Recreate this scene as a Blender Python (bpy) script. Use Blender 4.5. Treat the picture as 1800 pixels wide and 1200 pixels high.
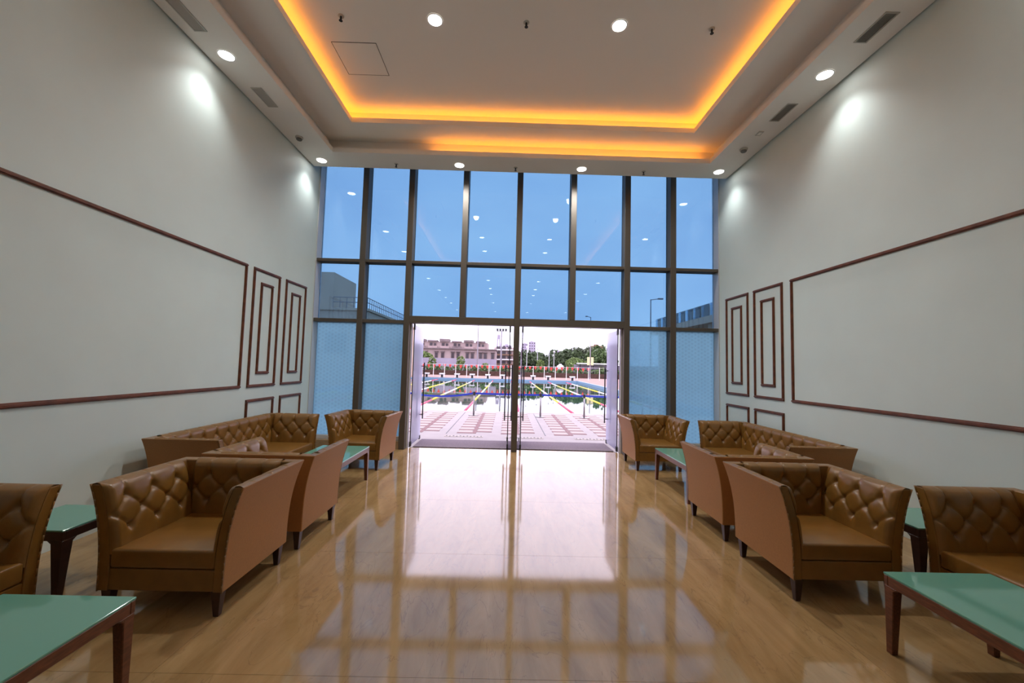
import bpy, bmesh, math, random
from mathutils import Vector, Matrix, Euler
for o in list(bpy.data.objects): bpy.data.objects.remove(o)
scene = bpy.context.scene
C = scene.collection
rnd = random.Random(7)

# ------------------------------------------------------------------ camera
F_PX, CAM, PITCH, YAW, ROLL = 700.0, Vector((-0.15, 0.0, 1.5)), 0.0599, 0.0100, 0.0261
cam = bpy.data.cameras.new('camera'); cam.sensor_width = 36.0; cam.lens = 36.0 * F_PX / 1800.0
cam.clip_start = 0.05; cam.clip_end = 800
camo = bpy.data.objects.new('camera', cam); C.objects.link(camo)
fw = Vector((math.sin(YAW) * math.cos(PITCH), math.cos(YAW) * math.cos(PITCH), math.sin(PITCH)))
rt = Vector((math.cos(YAW), -math.sin(YAW), 0)); up = rt.cross(fw)
# the picture is turned clockwise by ROLL
r2 = rt * math.cos(ROLL) + up * math.sin(ROLL); u2 = up * math.cos(ROLL) - rt * math.sin(ROLL)
m = Matrix((r2, u2, -fw)).transposed().to_4x4(); m.translation = CAM
camo.matrix_world = m
scene.camera = camo
def ray(x, y):
    u, v = (x - 900) / F_PX, (y - 600) / F_PX
    return fw + r2 * u - u2 * v
def at(x, y, Y):
    d = ray(x, y); return CAM + d * (Y / d.y)

# ------------------------------------------------------------------ world, exposure
w = bpy.data.worlds.new('sky'); scene.world = w; w.use_nodes = True
nt = w.node_tree; nt.nodes.clear()
out = nt.nodes.new('ShaderNodeOutputWorld'); bg = nt.nodes.new('ShaderNodeBackground')
tc = nt.nodes.new('ShaderNodeTexCoord'); mp = nt.nodes.new('ShaderNodeMapping'); mp.inputs['Scale'].default_value = (1, 1, 2.2)
nz = nt.nodes.new('ShaderNodeTexNoise'); nz.inputs['Scale'].default_value = 2.2; nz.inputs['Detail'].default_value = 5
rp = nt.nodes.new('ShaderNodeValToRGB')
rp.color_ramp.elements[0].position = 0.35; rp.color_ramp.elements[0].color = (0.78, 0.74, 1.0, 1)
rp.color_ramp.elements[1].position = 0.66; rp.color_ramp.elements[1].color = (0.98, 0.89, 1.09, 1)
nt.links.new(tc.outputs['Generated'], mp.inputs['Vector']); nt.links.new(mp.outputs['Vector'], nz.inputs['Vector'])
nt.links.new(nz.outputs['Fac'], rp.inputs['Fac']); nt.links.new(rp.outputs['Color'], bg.inputs['Color'])
bg.inputs['Strength'].default_value = 3.2
nt.links.new(bg.outputs['Background'], out.inputs['Surface'])
vs = scene.view_settings
vs.view_transform = 'Standard'; vs.look = 'None'; vs.gamma = 1.0; vs.use_curve_mapping = False
vs.exposure = 0.0
SPOT_W, EMIT_DISC, EMIT_LED, LED_COL = 40.0, 22.0, 11.5, (1.0, 0.31, 0.02)

# ------------------------------------------------------------------ helpers
def new_mat(name):
    mt = bpy.data.materials.new(name); mt.use_nodes = True
    return mt, mt.node_tree, mt.node_tree.nodes['Principled BSDF']
def simple(name, col, rough=0.5, metal=0.0, spec=0.5, noise=0.0, scale=8.0, bump=0.0, bscale=60.0, stretch=(1, 1, 1)):
    mt, t, b = new_mat(name)
    b.inputs['Roughness'].default_value = rough; b.inputs['Metallic'].default_value = metal
    b.inputs['Specular IOR Level'].default_value = spec
    b.inputs['Base Color'].default_value = (*col, 1)
    if noise > 0 or bump > 0:
        g = t.nodes.new('ShaderNodeTexCoord'); mpn = t.nodes.new('ShaderNodeMapping'); mpn.inputs['Scale'].default_value = stretch
        t.links.new(g.outputs['Object'], mpn.inputs['Vector'])
    if noise > 0:
        n = t.nodes.new('ShaderNodeTexNoise'); n.inputs['Scale'].default_value = scale; n.inputs['Detail'].default_value = 4
        t.links.new(mpn.outputs['Vector'], n.inputs['Vector'])
        r = t.nodes.new('ShaderNodeValToRGB')
        r.color_ramp.elements[0].position = 0.3; r.color_ramp.elements[1].position = 0.7
        r.color_ramp.elements[0].color = (*[max(0, c * (1 - noise)) for c in col], 1)
        r.color_ramp.elements[1].color = (*[min(1, c * (1 + noise)) for c in col], 1)
        t.links.new(n.outputs['Fac'], r.inputs['Fac']); t.links.new(r.outputs['Color'], b.inputs['Base Color'])
    if bump > 0:
        n2 = t.nodes.new('ShaderNodeTexNoise'); n2.inputs['Scale'].default_value = bscale; n2.inputs['Detail'].default_value = 3
        t.links.new(mpn.outputs['Vector'], n2.inputs['Vector'])
        bp = t.nodes.new('ShaderNodeBump'); bp.inputs['Strength'].default_value = bump; bp.inputs['Distance'].default_value = 0.01
        t.links.new(n2.outputs['Fac'], bp.inputs['Height']); t.links.new(bp.outputs['Normal'], b.inputs['Normal'])
    return mt
def emit(name, col, s):
    mt = bpy.data.materials.new(name); mt.use_nodes = True; t = mt.node_tree; t.nodes.clear()
    o = t.nodes.new('ShaderNodeOutputMaterial'); e = t.nodes.new('ShaderNodeEmission')
    e.inputs['Color'].default_value = (*col, 1); e.inputs['Strength'].default_value = s
    t.links.new(e.outputs[0], o.inputs[0]); return mt

class MB:
    def __init__(s): s.v = []; s.f = []
    def add(s, vs, fs):
        n = len(s.v); s.v += [tuple(p) for p in vs]; s.f += [tuple(i + n for i in q) for q in fs]; return s
    def box(s, a, b):
        (x0, y0, z0), (x1, y1, z1) = a, b
        return s.add([(x0, y0, z0), (x1, y0, z0), (x1, y1, z0), (x0, y1, z0), (x0, y0, z1), (x1, y0, z1), (x1, y1, z1), (x0, y1, z1)],
                     [(0, 3, 2, 1), (4, 5, 6, 7), (0, 1, 5, 4), (1, 2, 6, 5), (2, 3, 7, 6), (3, 0, 4, 7)])
    def frustum(s, c0, h0, c1, h1):       # square section from centre c0 (half sizes h0) up to c1
        vs = []
        for c, h in ((c0, h0), (c1, h1)):
            vs += [(c[0] - h[0], c[1] - h[1], c[2]), (c[0] + h[0], c[1] - h[1], c[2]), (c[0] + h[0], c[1] + h[1], c[2]), (c[0] - h[0], c[1] + h[1], c[2])]
        return s.add(vs, [(0, 3, 2, 1), (4, 5, 6, 7), (0, 1, 5, 4), (1, 2, 6, 5), (2, 3, 7, 6), (3, 0, 4, 7)])
    def lathe(s, c, prof, n=16, axis='z'):  # prof: (radius, height)
        vs = []
        for r, h in prof:
            for k in range(n):
                a = 2 * math.pi * k / n; p = (r * math.cos(a), r * math.sin(a), h)
                if axis == 'y': p = (p[0], p[2], p[1])
                if axis == 'x': p = (p[2], p[0], p[1])
                vs.append((c[0] + p[0], c[1] + p[1], c[2] + p[2]))
        fs = []
        for i in range(len(prof) - 1):
            for k in range(n):
                fs.append((i * n + k, i * n + (k + 1) % n, (i + 1) * n + (k + 1) % n, (i + 1) * n + k))
        fs.append(tuple(range(n - 1, -1, -1))); fs.append(tuple(len(vs) - n + k for k in range(n)))
        return s.add(vs, fs)
    def tube(s, p, q, r, n=8, r1=None):
        p, q = Vector(p), Vector(q); d = (q - p).normalized()
        a = d.orthogonal().normalized(); b = d.cross(a); r1 = r if r1 is None else r1
        vs = []
        for c, rr in ((p, r), (q, r1)):
            for k in range(n):
                t = 2 * math.pi * k / n; vs.append(c + (a * math.cos(t) + b * math.sin(t)) * rr)
        return s.add(vs, [(k, (k + 1) % n, n + (k + 1) % n, n + k) for k in range(n)] + [tuple(range(n - 1, -1, -1)), tuple(range(n, 2 * n))])
    def ring(s, inner, outer, z0, z1):     # flat rectangular ring, rect = (x0,y0,x1,y1)
        (a, b, c, d), (e, f, g, h) = inner, outer
        if b - f > 1e-6: s.box((e, f, z0), (g, b, z1))
        if h - d > 1e-6: s.box((e, d, z0), (g, h, z1))
        if a - e > 1e-6: s.box((e, b, z0), (a, d, z1))
        if g - c > 1e-6: s.box((c, b, z0), (g, d, z1))
        return s
    def mesh(s, name, mat, smooth=False):
        me = bpy.data.meshes.new(name); me.from_pydata(s.v, [], s.f); me.update()
        bm = bmesh.new(); bm.from_mesh(me); bmesh.ops.recalc_face_normals(bm, faces=bm.faces); bm.to_mesh(me); bm.free()
        if smooth:
            for p in me.polygons: p.use_smooth = True
        me.materials.append(mat); return me
    def build(s, name, mat, parent=None, smooth=False):
        return obj(name, s.mesh(name, mat, smooth), parent)
def obj(name, me, parent=None, loc=(0, 0, 0), rz=0):
    o = bpy.data.objects.new(name, me); C.objects.link(o); o.location = loc; o.rotation_euler = (0, 0, rz)
    if parent: o.parent = parent
    return o
def bevel(o, wd, seg=2):
    md = o.modifiers.new('bevel', 'BEVEL'); md.width = wd; md.segments = seg; md.limit_method = 'ANGLE'
    for p in o.data.polygons: p.use_smooth = False
    return o
def tag(o, label, cat, group=None, kind=None):
    o['label'] = label; o['category'] = cat
    if group: o['group'] = group
    if kind: o['kind'] = kind
    return o
def struct(o): o['kind'] = 'structure'; return o
def empty(name, loc=(0, 0, 0), rz=0):
    o = bpy.data.objects.new(name, None); C.objects.link(o); o.location = loc; o.rotation_euler = (0, 0, rz); o.empty_display_size = 0.1
    return o
def copy_tree(o, parent=None):
    c = o.copy(); C.objects.link(c); c.parent = parent
    for ch in list(o.children): copy_tree(ch, c)
    return c
ORD = ['first', 'second', 'third', 'fourth', 'fifth', 'sixth', 'seventh', 'eighth', 'ninth', 'tenth', 'eleventh', 'twelfth', 'thirteenth', 'fourteenth', 'fifteenth']

# ------------------------------------------------------------------ materials
M = {}
M['wall'] = simple('painted_plaster', (0.685, 0.785, 0.765), 0.55, noise=0.03, scale=1.6, bump=0.03, bscale=40)
M['ceil'] = simple('ceiling_paint', (0.92, 0.89, 0.85), 0.7)
M['gap'] = simple('dark_gap', (0.04, 0.04, 0.035), 0.9)
M['wood_trim'] = simple('mahogany_moulding', (0.15, 0.045, 0.018), 0.38, noise=0.3, scale=14, stretch=(1, 1, 1))
M['alu'] = simple('bronze_grey_aluminium', (0.105, 0.085, 0.066), 0.5, 0.2)
M['alu_light'] = simple('pale_aluminium', (0.62, 0.60, 0.60), 0.4, 0.3)
M['stone_plinth'] = simple('brown_stone', (0.30, 0.20, 0.11), 0.25, noise=0.2, scale=9)
M['leather_in_shaded'] = simple('tan_leather_shaded', (0.215, 0.100, 0.019), 0.30, spec=0.6, noise=0.10, scale=14, bump=0.06, bscale=220)  # shade on the insides and fronts is put into this darker tone
M['leather_out_lit'] = simple('tan_leatherette_lit', (0.40, 0.185, 0.062), 0.50, spec=0.35, noise=0.06, scale=90, bump=0.12, bscale=420)  # door light on the outer sides is put into this lighter tone
M['leg_wood'] = simple('dark_leg_wood', (0.045, 0.016, 0.010), 0.35, noise=0.3, scale=20)
M['table_wood'] = simple('walnut_table_wood', (0.135, 0.042, 0.018), 0.32, noise=0.35, scale=18, stretch=(6, 1, 6))
M['black'] = simple('black_metal', (0.02, 0.02, 0.022), 0.4, 0.2)
M['steel'] = simple('brushed_steel', (0.30, 0.28, 0.28), 0.3, 0.9)
M['white'] = simple('white_enamel', (0.80, 0.80, 0.80), 0.4)
M['vent'] = simple('grey_vent', (0.52, 0.50, 0.46), 0.5)
M['ventdark'] = simple('vent_inside', (0.20, 0.20, 0.19), 0.8)
M['disc'] = emit('downlight_lens', (1.0, 0.97, 0.93), EMIT_DISC)
M['led'] = emit('amber_led', LED_COL, EMIT_LED)

def glass_mat(name, tint, ior=1.5, refl=1.0, rough=0.0):
    mt = bpy.data.materials.new(name); mt.use_nodes = True; t = mt.node_tree; t.nodes.clear()
    o = t.nodes.new('ShaderNodeOutputMaterial'); tr = t.nodes.new('ShaderNodeBsdfTransparent'); gl = t.nodes.new('ShaderNodeBsdfGlossy')
    fr = t.nodes.new('ShaderNodeFresnel'); fr.inputs['IOR'].default_value = ior; mx = t.nodes.new('ShaderNodeMixShader')
    mu = t.nodes.new('ShaderNodeMath'); mu.operation = 'MULTIPLY'; mu.inputs[1].default_value = refl; mu.use_clamp = True
    tr.inputs['Color'].default_value = (*tint, 1); gl.inputs['Roughness'].default_value = rough
    gl.inputs['Color'].default_value = (0.9, 0.95, 1, 1)
    t.links.new(fr.outputs[0], mu.inputs[0]); t.links.new(mu.outputs[0], mx.inputs[0])
    t.links.new(tr.outputs[0], mx.inputs[1]); t.links.new(gl.outputs[0], mx.inputs[2]); t.links.new(mx.outputs[0], o.inputs[0])
    return mt
M['blue_glass'] = glass_mat('blue_tinted_glass', (0.29, 0.43, 0.515))
def frosted_mat(name, clear, diff, pattern=True, clearfac=0.45):
    mt = bpy.data.materials.new(name); mt.use_nodes = True; t = mt.node_tree; t.nodes.clear()
    o = t.nodes.new('ShaderNodeOutputMaterial'); tr = t.nodes.new('ShaderNodeBsdfTransparent'); tl = t.nodes.new('ShaderNodeBsdfTranslucent')
    gl = t.nodes.new('ShaderNodeBsdfGlossy'); gl.inputs['Roughness'].default_value = 0.12
    tr.inputs['Color'].default_value = (*clear, 1); tl.inputs['Color'].default_value = (*diff, 1)
    mx = t.nodes.new('ShaderNodeMixShader'); mx2 = t.nodes.new('ShaderNodeMixShader'); fr = t.nodes.new('ShaderNodeFresnel')
    fr.inputs['IOR'].default_value = 1.4
    mx.inputs[0].default_value = 1 - clearfac
    if pattern:      # hexagonal dot film
        g = t.nodes.new('ShaderNodeTexCoord'); sp = t.nodes.new('ShaderNodeSeparateXYZ'); t.links.new(g.outputs['Object'], sp.inputs[0])
        def mth(op, a, b=None):
            n = t.nodes.new('ShaderNodeMath'); n.operation = op
            for i, q in enumerate((a, b)):
                if q is None: continue
                if isinstance(q, (int, float)): n.inputs[i].default_value = q
                else: t.links.new(q, n.inputs[i])
            return n.outputs[0]
        k = 2 * math.pi / 0.058
        c1 = mth('COSINE', mth('MULTIPLY', sp.outputs['X'], k))
        a2 = mth('ADD', mth('MULTIPLY', sp.outputs['X'], k / 2), mth('MULTIPLY', sp.outputs['Z'], k * 0.866))
        a3 = mth('SUBTRACT', mth('MULTIPLY', sp.outputs['X'], k / 2), mth('MULTIPLY', sp.outputs['Z'], k * 0.866))
        sm = mth('ADD', mth('ADD', c1, mth('COSINE', a2)), mth('COSINE', a3))
        big = t.nodes.new('ShaderNodeTexNoise'); big.inputs['Scale'].default_value = 1.3; t.links.new(g.outputs['Object'], big.inputs['Vector'])
        st = mth('GREATER_THAN', sm, 0.6)
        fac = mth('SUBTRACT', 1 - clearfac + 0.06, mth('MULTIPLY', st, 0.13))
        t.links.new(fac, mx.inputs[0])
    t.links.new(tr.outputs[0], mx.inputs[1]); t.links.new(tl.outputs[0], mx.inputs[2])
    t.links.new(fr.outputs[0], mx2.inputs[0]); t.links.new(mx.outputs[0], mx2.inputs[1]); t.links.new(gl.outputs[0], mx2.inputs[2])
    t.links.new(mx2.outputs[0], o.inputs[0]); return mt
M['frost'] = frosted_mat('frosted_hexagon_film_glass', (0.31, 0.48, 0.57), (0.46, 0.66, 0.72))
M['door_glass'] = frosted_mat('pale_reflection_door_glass', (0.75, 0.76, 0.86), (0.86, 0.85, 0.97), False, 0.25)  # the bright outdoor reflection on the leaves is put into this pale colour

def floor_mat():
    mt, t, b = new_mat('polished_marble')
    g = t.nodes.new('ShaderNodeNewGeometry'); mpn = t.nodes.new('ShaderNodeMapping')
    mpn.inputs['Rotation'].default_value = (0, 0, math.radians(7)); mpn.inputs['Scale'].default_value = (1.0, 0.24, 1)
    t.links.new(g.outputs['Position'], mpn.inputs['Vector'])
    n1 = t.nodes.new('ShaderNodeTexNoise'); n1.inputs['Scale'].default_value = 5.5; n1.inputs['Detail'].default_value = 10; n1.inputs['Roughness'].default_value = 0.62; n1.inputs['Distortion'].default_value = 0.5
    t.links.new(mpn.outputs['Vector'], n1.inputs['Vector'])
    r = t.nodes.new('ShaderNodeValToRGB')
    r.color_ramp.elements[0].position = 0.3; r.color_ramp.elements[0].color = (0.27, 0.160, 0.062, 1)
    r.color_ramp.elements[1].position = 0.72; r.color_ramp.elements[1].color = (0.46, 0.295, 0.135, 1)
    t.links.new(n1.outputs['Fac'], r.inputs['Fac'])
    n2 = t.nodes.new('ShaderNodeTexNoise'); n2.inputs['Scale'].default_value = 4.6; n2.inputs['Detail'].default_value = 7; n2.inputs['Distortion'].default_value = 1.6
    t.links.new(mpn.outputs['Vector'], n2.inputs['Vector'])
    s = t.nodes.new('ShaderNodeMath'); s.operation = 'SUBTRACT'; s.inputs[1].default_value = 0.5; t.links.new(n2.outputs['Fac'], s.inputs[0])
    a = t.nodes.new('ShaderNodeMath'); a.operation = 'ABSOLUTE'; t.links.new(s.outputs[0], a.inputs[0])
    v = t.nodes.new('ShaderNodeMapRange'); v.inputs['From Min'].default_value = 0.0; v.inputs['From Max'].default_value = 0.009
    v.inputs['To Min'].default_value = 0.5; v.inputs['To Max'].default_value = 0.0
    t.links.new(a.outputs[0], v.inputs['Value'])
    mx = t.nodes.new('ShaderNodeMix'); mx.data_type = 'RGBA'; mx.inputs['B'].default_value = (0.20, 0.12, 0.06, 1)
    t.links.new(v.outputs[0], mx.inputs['Factor']); t.links.new(r.outputs['Color'], mx.inputs['A'])
    t.links.new(mx.outputs['Result'], b.inputs['Base Color'])
    b.inputs['Roughness'].default_value = 0.075; b.inputs['IOR'].default_value = 1.9
    bn = t.nodes.new('ShaderNodeTexNoise'); bn.inputs['Scale'].default_value = 3.0; t.links.new(g.outputs['Position'], bn.inputs['Vector'])
    bp = t.nodes.new('ShaderNodeBump'); bp.inputs['Strength'].default_value = 0.02; bp.inputs['Distance'].default_value = 0.02
    t.links.new(bn.outputs['Fac'], bp.inputs['Height']); t.links.new(bp.outputs['Normal'], b.inputs['Normal'])
    return mt
M['floor'] = floor_mat()
def table_glass():
    mt, t, b = new_mat('mint_back_painted_glass')
    b.inputs['Base Color'].default_value = (0.13, 0.33, 0.25, 1); b.inputs['Roughness'].default_value = 0.06; b.inputs['IOR'].default_value = 1.55
    return mt
M['mint'] = table_glass()

# ------------------------------------------------------------------ room shell
XW, YB, YG, ZC, Z2, Z3, ZR = 3.6, -11.5, 7.0, 4.85, 5.10, 5.32, 5.62
YC = 6.74
fl = struct(empty('floor'))
struct(MB().box((-XW - .2, YB - .2, -0.16), (XW + .2, 7.22, -0.012)).build('subfloor', M['gap'], fl))
xs = [-3.6, -1.8, 1.8, 3.6]
ys = [YB] + [2.0 + 1.25 * k for k in range(-10, 5)] + [7.2]
slab_cache = {}
for i in range(len(xs) - 1):
    for j in range(len(ys) - 1):
        dx, dy = xs[i + 1] - xs[i], ys[j + 1] - ys[j]
        key = (round(dx, 3), round(dy, 3))
        if key not in slab_cache:
            slab_cache[key] = MB().box((0.0008, 0.0008, -0.012), (dx - 0.0008, dy - 0.0008, 0)).mesh('marble_slab', M['floor'])
        obj('marble_slab', slab_cache[key], fl, (xs[i], ys[j], 0))
struct(MB().box((-XW - .2, YB - .2, -0.012), (-XW, YC + .48, ZR)).build('wall_left', M['wall']))
struct(MB().box((XW, YB - .2, -0.012), (XW + .2, YC + .48, ZR)).build('wall_right', M['wall']))
struct(MB().box((-XW, YB - .2, -0.012), (XW, YB, ZR)).build('wall_back', M['wood_trim']))  # out of view; dark wood chosen to cut light bounced from the rear
# ceiling: soffit, two stepped coves, raised panel
ce = struct(empty('ceiling', (0, 0, ZC)))
def cpart(name, mb, mat):
    for k, p in enumerate(mb.v): mb.v[k] = (p[0], p[1], p[2] - ZC)
    return mb.build(name, mat, ce)
R1 = (-3.05, -0.74, 3.05, 6.24); S1 = (-3.17, -0.86, 3.17, 6.36)
R2 = (-2.60, -0.33, 2.60, 5.83); S2 = (-2.71, -0.44, 2.71, 5.94)
def grow(r, d): return (r[0] - d, r[1] - d, r[2] + d, r[3] + d)
cpart('soffit', MB().ring(R1, (-XW + .016, YB, XW - .016, YC), ZC, ZC + .02), M['ceil'])
cpart('soffit_edge', MB().box((-XW + .016, YC - .015, ZC + .02), (XW - .016, YC, ZR)), M['ceil'])
cpart('cove_lip', MB().ring(R1, grow(R1, .018), ZC + .02, ZC + .075), M['ceil'])
cpart('cove_riser', MB().ring(S1, grow(S1, .012), ZC + .02, Z2 + .02), M['ceil'])
cpart('tray_panel', MB().ring(R2, S1, Z2, Z2 + .02), M['ceil'])
cpart('cove_lip', MB().ring(R2, grow(R2, .018), Z2 + .02, Z2 + .075), M['ceil'])
cpart('cove_riser', MB().ring(S2, grow(S2, .012), Z2 + .02, Z3 + .02), M['ceil'])
cpart('raised_panel', MB().box((S2[0], S2[1], Z3), (S2[2], S2[3], Z3 + .02)), M['ceil'])
cpart('roof_slab', MB().box((-XW - .2, YB - .2, ZR), (XW + .2, 7.30, ZR + .15)), M['gap'])  # unseen slab added to keep sky light from leaking in above the ceiling
# amber LED strips lying in the cove troughs
def led(a, b): cpart('led_strip', MB().box(a, b), M['led'])
zz = Z2 + .052
led((S2[0] + .05, R2[3] + .022, zz), (S2[2] - .05, R2[3] + .045, zz + .012))
led((S2[0] + .05, R2[1] - .045, zz), (S2[2] - .05, R2[1] - .022, zz + .012))
led((R2[0] - .045, S2[1] + .1, zz), (R2[0] - .022, S2[3] - .1, zz + .012))
led((R2[2] + .022, S2[1] + .1, zz), (R2[2] + .045, S2[3] - .1, zz + .012))
zz = ZC + .052
led((-1.45, R1[3] + .022, zz), (2.95, R1[3] + .045, zz + .012))

# ------------------------------------------------------------------ wall mouldings
tn = [0]
def trim(side, y0, y1, z0, z1, wd=0.040, th=0.022):
    tn[0] += 1
    x = -XW if side < 0 else XW
    t = struct(empty('trim_%d' % tn[0], (x, (y0 + y1) / 2, z0)))
    def piece(a, b, horiz):
        mb = MB()
        (ya, za), (yb, zb) = a, b
        def ring_at(d0, d1):  # stepped profile: two tiers
            return
        for k, (ins, dep) in enumerate(((0.0, th * .55), (wd * .24, th))):
            ya2, yb2, za2, zb2 = ya, yb, za, zb
            if horiz: za2 += ins; zb2 -= ins
            else: ya2 += ins; yb2 -= ins
            xa, xb = (0, dep) if side < 0 else (-dep, 0)
            mb.box((xa, ya2 - (y0 + y1) / 2, za2 - z0), (xb, yb2 - (y0 + y1) / 2, zb2 - z0))
        bevel(mb.build('moulding', M['wood_trim'], t), 0.003, 2)
    piece((y0, z0), (y1, z0 + wd), True); piece((y0, z1 - wd), (y1, z1), True)
    piece((y0, z0 + wd), (y0 + wd, z1 - wd), False); piece((y1 - wd, z0 + wd), (y1, z1 - wd), False)
for s, dy in ((-1, 0.0), (1, 0.03)):
    h = 0.017
    trim(s, -1.2, 5.185 + dy * .4 + h, 1.127 - h, 2.723 + h)
    for a, b in ((5.352, 5.947), (6.132, 6.718)):
        a += dy; b += dy * 1.6
        trim(s, a - h, b + h, 1.127 - h, 2.722 + h)
        trim(s, a + .172 - h, b - .170 + h, 1.305 - h, 2.545 + h)
        trim(s, a - h, b + h, 0.22, 0.936 + h)

# ------------------------------------------------------------------ glazed end wall
win = struct(empty('window_1', (0, YG, 0)))
def wpart(name, a, b, mat, bev=0.0):
    mb = MB().box((a[0], a[1] - YG, a[2]), (b[0], b[1] - YG, b[2])); o = mb.build(name, mat, win)
    if bev: bevel(o, bev, 1)
    return o
MX = [-2.775, -1.95, -0.975, 0.0, 0.975, 1.95, 2.775]
GY = 7.18                                     # glass plane
HW = 0.051
for k, x in enumerate(MX):
    z0 = 2.20 if k in (2, 4) else 0.0
    z0 = 2.33 if k in (2, 4) else (-0.012 if k == 3 else 0.0)
    wpart('mullion', (x - HW, YG, max(z0, 0)), (x + HW, GY + .04, ZR), M['alu'], 0.004)
for s in (-1, 1):                              # end frames against the walls
    xa, xb = sorted((s * 3.598, s * 3.585)); wpart('mullion', (xa, YG, 0), (xb, GY + .04, ZR), M['alu_light'])
bays = [-3.585] + MX + [3.585]
for k in range(8):
    xa = bays[k] + (HW if k > 0 else 0); xb = bays[k + 1] - (HW if k < 7 else 0)
    wpart('transom', (xa, YG + .01, 3.265), (xb, GY + .03, 3.318), M['alu'], 0.003)
    wpart('pane', (xa, GY - .006, 3.318), (xb, GY + .006, ZR - .02), M['blue_glass'])
    side = k in (0, 1, 6, 7)
    zb = 2.248 if side else 2.328
    wpart('pane', (xa, GY - .006, zb), (xb, GY + .006, 3.265), M['blue_glass'])
    if side:
        wpart('transom', (xa, YG + .01, 2.188), (xb, GY + .03, 2.248), M['alu'], 0.003)
        wpart('frosted_pane', (xa, GY - .006, .20), (xb, GY + .006, 2.188), M['frost'])
        wpart('sill', (xa, GY - .07, .13), (xb, GY + .03, .20), M['alu_light'], 0.003)
for s in (-1, 1):
    xa, xb = sorted((s * HW, s * (1.95 - HW)))
    wpart('door_head', (xa, YG, 2.205), (xb, GY + .04, 2.328), M['alu'], 0.004)
    wpart('door_jamb', (s * (1.95 - HW) - .02, GY - .06, 0), (s * (1.95 - HW) + .02, GY + .04, 2.205), M['alu_light'])
    xa, xb = sorted((s * 3.585, s * (1.95 + HW)))
    struct(MB().box((xa, YG + .012, 0), (xb, GY + .03, .13)).build('baseboard_%s' % ('left' if s < 0 else 'right'), M['stone_plinth']))
# four glass door leaves standing open to the outside
dn = 0
for hx, inward in ((-1.845, 1), (-0.115, 1 * -1), (0.115, 1), (1.845, -1)):
    dn += 1
    d = struct(empty('door_%d' % dn, (hx, GY, 0)))
    yl = 0.79
    MB().box((-.006, 0.02, .035), (.006, yl, 2.185)).build('glass_leaf', M['door_glass'], d)
    for z0, z1, y0, y1 in ((.012, .10, .0, .07), (2.10, 2.203, .0, .07), (.012, .085, yl - .05, yl + .01)):
        bevel(MB().box((-.014, y0, z0), (.014, y1, z1)).build('patch_fitting', M['black'], d), .003, 1)
    MB().box((-.008, 0.008, .10), (.008, .02, 2.10)).build('edge_seal', M['black'], d)
    hb = MB()
    for sgn in (-1, 1):
        hx2 = sgn * .065
        hb.lathe((hx2, yl - .11, 0), [(.011, .42), (.0125, .425), (.0125, 1.505), (.011, 1.51)], 10)
    for z in (.50, 1.44): hb.tube((-.065, yl - .11, z), (.065, yl - .11, z), .008, 8)
    hb.build('pull_handle', M['black'], d, True)
# entrance mat in the door recess
tag(bevel(MB().box((-1.80, 7.235, 0.0), (1.80, 7.965, .012)).build('entrance_mat', simple('grey_mauve_mat', (0.20, 0.155, 0.17), 0.95, noise=0.25, scale=60)), .003, 1),
    'wide flat grey-mauve entrance mat lying across the open glass doorway', 'mat')

# ------------------------------------------------------------------ ceiling fittings
def downlight(x, y, z, label, group='recessed ceiling downlights', power=1.0, cone=108):
    t = empty('downlight', (x, y, z)); tag(t, label, 'downlight', group)
    mb = MB(); n = 28
    for (ra, za), (rb, zb) in (((.088, -.001), (.088, -.006)), ((.088, -.006), (.078, -.007)), ((.078, -.007), (.074, -.003))):
        vs = [(r * math.cos(2 * math.pi * k / n), r * math.sin(2 * math.pi * k / n), q) for r, q in ((ra, za), (rb, zb)) for k in range(n)]
        mb.add(vs, [(k, (k + 1) % n, n + (k + 1) % n, n + k) for k in range(n)])
    mb.build('trim_ring', M['white'], t)
    vs = [(.075 * math.cos(2 * math.pi * k / n), .075 * math.sin(2 * math.pi * k / n), -.0035) for k in range(n)]
    MB().add(vs, [tuple(range(n))]).build('lens', M['disc'], t)
    l = bpy.data.lights.new('downlight_beam', 'SPOT'); l.energy = SPOT_W * power; l.spot_size = math.radians(cone); l.spot_blend = 1.0
    l.shadow_soft_size = 0.06; l.color = (0.99, 1.0, 0.98)
    lo = bpy.data.objects.new('downlight_beam', l); C.objects.link(lo); lo.parent = t; lo.location = (0, 0, -.03)
    return t
downlight(-3.36, 4.26, ZC, 'round downlight in the left soffit strip between two vents')
downlight(-3.36, 6.53, ZC, 'round downlight in the left corner of the soffit above the glass wall')
downlight(-1.05, 6.55, ZC, 'round downlight above the glass wall, left one of the middle two', power=3.6, cone=162)
downlight(1.02, 6.55, ZC, 'round downlight above the glass wall, right one of the middle two', power=3.6, cone=162)
downlight(3.33, 6.50, ZC, 'round downlight in the right corner of the soffit above the glass wall')
downlight(3.33, 4.25, ZC, 'round downlight in the right soffit strip between two vents')
downlight(-1.06, 4.23, Z3, 'round downlight in the raised ceiling panel, left of the pair', power=4.5, cone=150)
downlight(1.00, 4.22, Z3, 'round downlight in the raised ceiling panel, right of the pair', power=4.5, cone=150)
BL, BG = 'round ceiling downlight behind the viewpoint, seen only mirrored in the upper glass', 'downlights behind the viewpoint'
BP = 0.08
for s in (-1, 1):
    for y in (2.45, 0.6, -1.25, -3.75, -5.7, -7.5, -10.2): downlight(s * 3.36, y, ZC, BL, BG, BP)
    for y in (2.55, 1.12): downlight(s * 1.02, y, Z3, BL, BG, BP)
    for y in (-1.3, -3.0, -4.45, -7.0, -10.6): downlight(s * 1.0, y, ZC, BL, BG, BP)
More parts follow.
